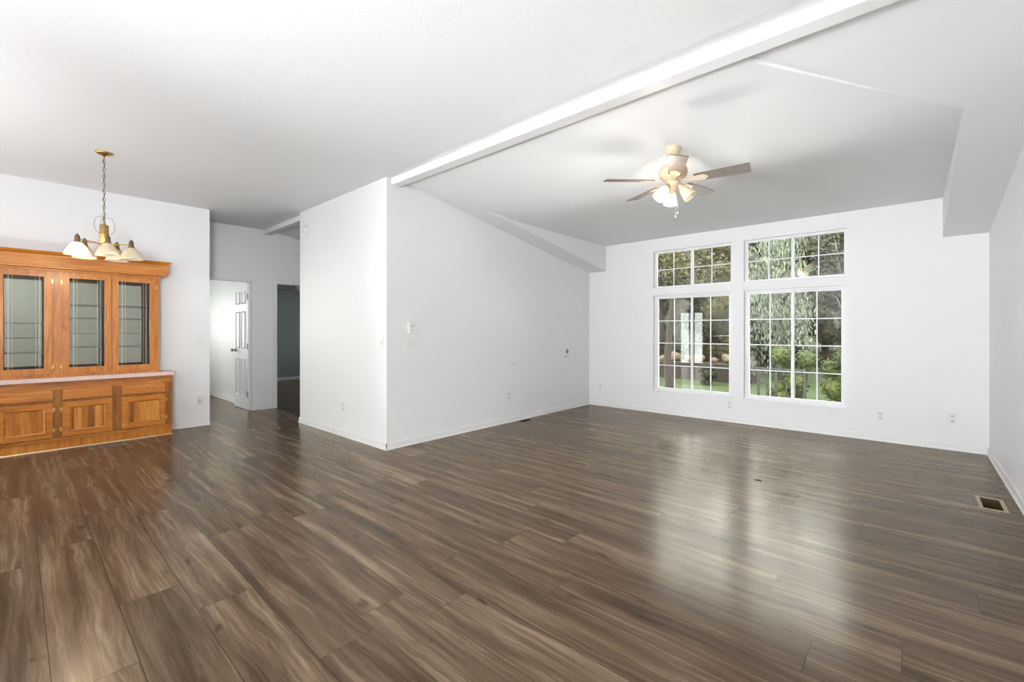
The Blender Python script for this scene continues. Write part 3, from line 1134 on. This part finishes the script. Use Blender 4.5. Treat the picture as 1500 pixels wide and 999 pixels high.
# ---------------------------------------------------------------- floor registers
def register(label, hole, frame_m, inner, fw, slats, long_axis='y'):
    x0, x1, y0, y1 = hole
    t = thing('floor_register', label, 'floor vent', ((x0 + x1) / 2, (y0 + y1) / 2, 0))
    b_ = slab(2, .004, -.0035, (x0 - fw, x1 + fw), (y0 - fw, y1 + fw), holes=[(x0 + .002, x1 - .002, y0 + .002, y1 - .002)])
    obj('frame', b_, frame_m, t)
    b_ = new()
    d_ = .09
    box(b_, x0, x0 + .001, y0, y1, -d_, 0); box(b_, x1 - .001, x1, y0, y1, -d_, 0)
    box(b_, x0 + .001, x1 - .001, y0, y0 + .001, -d_, 0); box(b_, x0 + .001, x1 - .001, y1 - .001, y1, -d_, 0)
    box(b_, x0, x1, y0, y1, -d_ - .002, -d_)
    obj('duct', b_, inner, t)
    if slats:
        n_ = int((y1 - y0) / .016)
        b_ = new()
        for i in range(1, n_):
            yy = y0 + (y1 - y0) * i / n_
            box(b_, x0 + .002, x1 - .002, yy - .0022, yy + .0022, -.001, .0035)
        xm = (x0 + x1) / 2
        box(b_, xm - .008, xm + .008, y0 + .002, y1 - .002, -.001, .0036)
        obj('louvre', b_, frame_m, t)
    return t


register('open floor vent with a tan frame beside the right wall', VENT_R, VENTM, mat('rusty_duct', srgb(74, 52, 22), 0.7), .020, False)
register('dark narrow floor vent against the left living room wall', VENT_L, VENTB, DARK, .012, False)
register('louvred floor register in front of the china cabinet', VENT_D, VENTB, DARK, .016, True)

# debris on the floor
rr = random.Random(11)
b_ = new()
for i in range(14):
    a, q = rr.uniform(0, 6.28), rr.uniform(0, .02)
    bmesh.ops.create_icosphere(b_, subdivisions=1, radius=rr.uniform(.003, .009), matrix=Matrix.Translation((-.96 + q * math.cos(a), 4.15 + q * math.sin(a), .003)) @ Matrix.Diagonal((1, 1, .5, 1)))
tag(obj('dirt_crumb', b_, DARK), 'small dark clump of dirt on the glossy floor before the windows', 'dirt')
b_ = new()
for i in range(60):
    x, y = -1.0 + rr.gauss(.1, .35), 4.1 + rr.gauss(0, .14)
    bmesh.ops.create_icosphere(b_, subdivisions=1, radius=rr.uniform(.0015, .0035), matrix=Matrix.Translation((x, y, .001)) @ Matrix.Diagonal((1, 1, .5, 1)))
tag(obj('floor_grit', b_, SCUFF), 'scattered grit on the floor around the dark dirt clump', 'grit', kind='stuff')

# ---------------------------------------------------------------- outdoors
b_ = new()
rr = random.Random(5)
GX = [-34 + 2.0 * i for i in range(36)]
GY = [YW + .16 + 1.5 * i for i in range(26)]
gv = {}
for i, x in enumerate(GX):
    for j, y in enumerate(GY): gv[i, j] = b_.verts.new((x, y, -.50 + rr.uniform(-.04, .04) + .006 * (y - YW)))
for i in range(len(GX) - 1):
    for j in range(len(GY) - 1):
        f = b_.faces.new((gv[i, j], gv[i + 1, j], gv[i + 1, j + 1], gv[i, j + 1])); f.smooth = True
tag(obj('lawn', b_, GROUND), 'sloping green lawn behind the house', 'lawn', kind='structure')


def leaves(bm_, n, fn, size, droop=0.0, rr_=None):
    for _ in range(n):
        p = fn(rr_)
        s = size * rr_.uniform(.6, 1.4)
        a = Vector((rr_.gauss(0, 1), rr_.gauss(0, 1), rr_.gauss(0, 1) - droop)).normalized()
        if droop: a = Vector((a.x * .5, a.y * .5, -abs(a.z) - .4)).normalized()
        b = a.cross(Vector((rr_.gauss(0, 1), rr_.gauss(0, 1), rr_.gauss(0, 1)))).normalized()
        L, W = a * s, b * s * (.22 if droop else .42)
        bm_.faces.new([bm_.verts.new(p - L * .5), bm_.verts.new(p + W * .5), bm_.verts.new(p + L * .5), bm_.verts.new(p - W * .5)])


def tree(name, label, loc, h, r, leafm, n, size, seed, trunk=BARK, droop=0.0, core=True, tr=.12, lean=(0, 0), z0f=.25, group=None, barrel=1.0):
    rr_ = random.Random(seed)
    t = thing(name, label, 'tree' if 'tree' in name else 'shrub', loc, 0, group)
    # trunk and limbs
    b_ = new()
    top = Vector((lean[0], lean[1], h * .82))
    tube(b_, [(0, 0, -.1), (lean[0] * .2 + .03, lean[1] * .2, h * .22), (lean[0] * .55, lean[1] * .55 + .03, h * .5), top], [tr * 1.2, tr, tr * .7, tr * .25], 10)
    for k in range(7):
        z_ = h * (.28 + .08 * k)
        a = k * 2.4 + rr_.uniform(-.4, .4)
        c0 = Vector((lean[0] * z_ / h, lean[1] * z_ / h, z_))
        e_ = c0 + Vector((math.cos(a) * r * .8, math.sin(a) * r * .8, h * .16))
        m_ = (c0 + e_) / 2 + Vector((0, 0, h * .05))
        tube(b_, [c0, m_, e_], [tr * .4, tr * .26, tr * .1], 7)
    obj('trunk', b_, trunk, t, local=True)
    b_ = new()
    z0 = h * z0f
    lobes = []
    for k in range(14):
        a = rr_.uniform(0, 2 * PI)
        zz = z0 + (h - z0) * rr_.random() ** .9
        prof = math.sin(PI * min(1, max(.12, (zz - z0 * .5) / (h - z0 * .5)))) ** .5 * barrel
        q = r * prof * rr_.uniform(.25, .75)
        lobes.append((Vector((q * math.cos(a) + lean[0] * zz / h, q * math.sin(a) + lean[1] * zz / h, min(zz, h - r * .3))), r * rr_.uniform(.38, .6)))

    def surf(rg):
        c, q = rg.choice(lobes)
        d = Vector((rg.gauss(0, 1), rg.gauss(0, 1), rg.gauss(0, 1))).normalized()
        p = c + d * q * rg.uniform(.8, 1.12)
        if droop: p.z -= rg.random() ** 2 * droop * h * .35
        return p
    if core:
        for c, q in lobes:
            q = q * .82
            r_ = bmesh.ops.create_icosphere(b_, subdivisions=3, radius=q, matrix=Matrix.Translation(c))
            for v in r_['verts']:
                d = v.co - c
                v.co = c + d * (1 + .18 * math.sin(d.x * 9 / q + seed) * math.sin(d.y * 8 / q + 1) * math.sin(d.z * 10 / q + 2) + rr_.uniform(-.07, .07))
    leaves(b_, n, surf, size, droop, rr_)
    obj('foliage', b_, leafm, t, local=True, fix=False)
    return t


LF_DARK = leaf_material('dark_evergreen_leaf', srgb(18, 19, 9), srgb(50, 49, 26), 1.5)
LF_OLIVE = leaf_material('olive_leaf', srgb(26, 26, 11), srgb(72, 65, 28), 1.5)
LF_MID = leaf_material('mid_green_leaf', srgb(22, 32, 12), srgb(52, 62, 24), 1.6)
LF_PALE = leaf_material('pale_willow_leaf', srgb(40, 46, 34), srgb(120, 126, 104), 1.8)
LF_SHRUB = leaf_material('yellow_green_leaf', srgb(30, 38, 12), srgb(74, 82, 32), 1.8)
GRP = 'trees standing close together behind the garden'
for row, (y0, h0) in enumerate(((18.0, 5.5), (20.7, 6.2), (23.5, 6.9))):
    for i in range(8):
        m_ = (LF_DARK, LF_OLIVE, LF_DARK)[(i + row) % 3]
        tree('evergreen_tree', 'dense dark green tree in the rows behind the garden', (-15.3 + 2.5 * i + 1.25 * (row % 2), y0, -.4), h0 + .15 * ((i * 5) % 4), .92, m_, 3400, .16,
             40 + i + 10 * row, tr=.14, z0f=.05, group=GRP, barrel=1.25)
tree('olive_tree', 'yellowish olive tree seen through the upper left transom window', (-6.9, 13.9, -.45), 4.6, 1.1, LF_OLIVE, 4200, .13, 71, z0f=.35, core=True, lean=(-.1, 0))
tree('willow_tree', 'pale grey green willow with drooping leaves behind the right window', (-2.4, 12.6, -.45), 4.4, .85, LF_PALE, 6500, .11, 72, trunk=BARK, droop=.9, core=False, tr=.07, z0f=.45)
tree('birch_tree', 'loose tree with a pale leaning trunk behind the upper right transom', (-1.15, 15.2, -.45), 5.4, .85, LF_DARK, 2600, .12, 73, trunk=PALEBARK, core=False, tr=.055, lean=(-.45, 0), z0f=.5)
for k, (x, y, h_, r_) in enumerate(((-1.82, 10.75, 1.45, .36), (-.86, 10.75, 1.62, .38))):
    tree('garden_shrub', ('bright yellow green shrub behind the right window, left one of two', 'bright yellow green shrub at the right edge of the right window')[k],
         (x, y, -.5), h_, r_, LF_SHRUB, 3000, .06, 80 + k, tr=.03, z0f=.05, barrel=1.3)
for k, (x, y) in enumerate(((-4.95, 14.9), (-3.95, 14.9))):
    tree('garden_shrub', ('dark low shrub before the middle of the garden wall', 'dark low shrub before the right end of the garden wall')[k],
         (x, y, -.5), .66 + .06 * k, .34, LF_DARK, 1200, .07, 90 + k, tr=.03, z0f=.05)
# wooded hillside closing the view beyond the trees
b_ = new()
rr = random.Random(21)
hv = {}
for i in range(120):
    for j in range(22):
        u_ = j / 21
        hz_ = 8.4 * (u_ * u_ * (3 - 2 * u_)) - .4 + (rr.uniform(-.35, .35) + .5 * math.sin(i * .55) * math.sin(j * .8 + i * .2)) * min(1, u_ * 5)
        hv[i, j] = b_.verts.new((-34 + .5 * i + rr.uniform(-.15, .15), 26.5 + .36 * j, hz_))
for i in range(119):
    for j in range(21): b_.faces.new((hv[i, j], hv[i + 1, j], hv[i + 1, j + 1], hv[i, j + 1]))
tag(obj('wooded_hillside', b_, LF_DARK), 'dark wooded hillside rising beyond the trees', 'hillside', kind='structure')
# trunk close to the left window
t = thing('old_tree', 'thick brown trunk low in the left window', 'tree', (-4.80, 11.6, -.5))
b_ = new(); tube(b_, [(0, 0, -.1), (.02, 0, .3), (-.04, 0, 1.0), (.02, .1, 2.2), (.2, .2, 3.6)], [.20, .12, .09, .08, .06], 14)
obj('trunk', b_, BARK, t, local=True)
b_ = new()
rr = random.Random(3)
leaves(b_, 1800, lambda g: Vector((g.gauss(.2, .5), g.gauss(.2, .5), 3.6 + g.gauss(0, .35))), .12, 0, rr)
obj('foliage', b_, LF_OLIVE, t, local=True, fix=False)
# low earth-coloured garden wall that carries the boulders
b_ = new(); box(b_, -8.6, -3.8, 15.8, 16.5, -.6, .15, .03)
tag(obj('garden_wall', b_, BARK), 'low brown garden wall across the lawn behind the left window', 'wall')
# tan garden boulders
for k in range(9):
    x, y = -7.75 + .44 * k, 16.15 + .10 * math.sin(k * 2.1)
    b_ = new()
    bq = (.10, .17, .13, .19, .12, .16, .11, .18, .13)[k]
    rk = random.Random(100 + k)
    r_ = bmesh.ops.create_icosphere(b_, subdivisions=3, radius=bq, matrix=Matrix.Translation((x, y, .12 + bq)))
    for v in r_['verts']:
        d = v.co - Vector((x, y, .12 + bq))
        v.co = Vector((x, y, .12 + bq)) + Vector((d.x * 1.1, d.y, d.z * 1.0)) * (1 + .18 * math.sin(d.x * 17 + k) * math.cos(d.z * 15 + k) + rk.uniform(-.04, .04))
    tag(obj('boulder', b_, STONE), 'tan boulder in the row on the low garden wall behind the left window', 'boulder', 'tan boulders on the garden wall')

# deck with its dark metal railing outside the right window
b_ = new()
for k in range(14): box(b_, -2.75, -1.35, 8.2 + .1 * k, 8.292 + .1 * k, -.24, -.21, .004)
box(b_, -2.75, -1.35, 8.22, 8.27, -.5, -.24); box(b_, -2.75, -1.35, 9.5, 9.55, -.5, -.24)
tag(obj('garden_deck', b_, DECK), 'low weathered wooden platform outside the right window', 'deck')
t = thing('deck_railing', 'dark metal railing on the platform outside the right window', 'railing', (-2.35, 9.55, -.21))
b_ = new(); box(b_, -2.64, -1.42, 9.535, 9.565, .520, .550, .004); box(b_, -2.64, -1.42, 9.54, 9.56, .430, .448, .003)
obj('top_rail', b_, RAILM, t)
b_ = new(); box(b_, -2.64, -1.42, 9.54, 9.56, -.15, -.13, .003)
obj('bottom_rail', b_, RAILM, t)
for k, x in enumerate((-2.60, -2.19, -1.89, -1.60, -1.44)):
    b_ = new(); box(b_, x - .022, x + .022, 9.53, 9.57, -.21, .53, .004)
    obj('post', b_, RAILM, t)
for x in (-2.48, -2.36, -2.05, -1.99, -1.73):
    b_ = new(); box(b_, x - .007, x + .007, 9.543, 9.557, -.14, .44)
    obj('baluster', b_, RAILM, t)
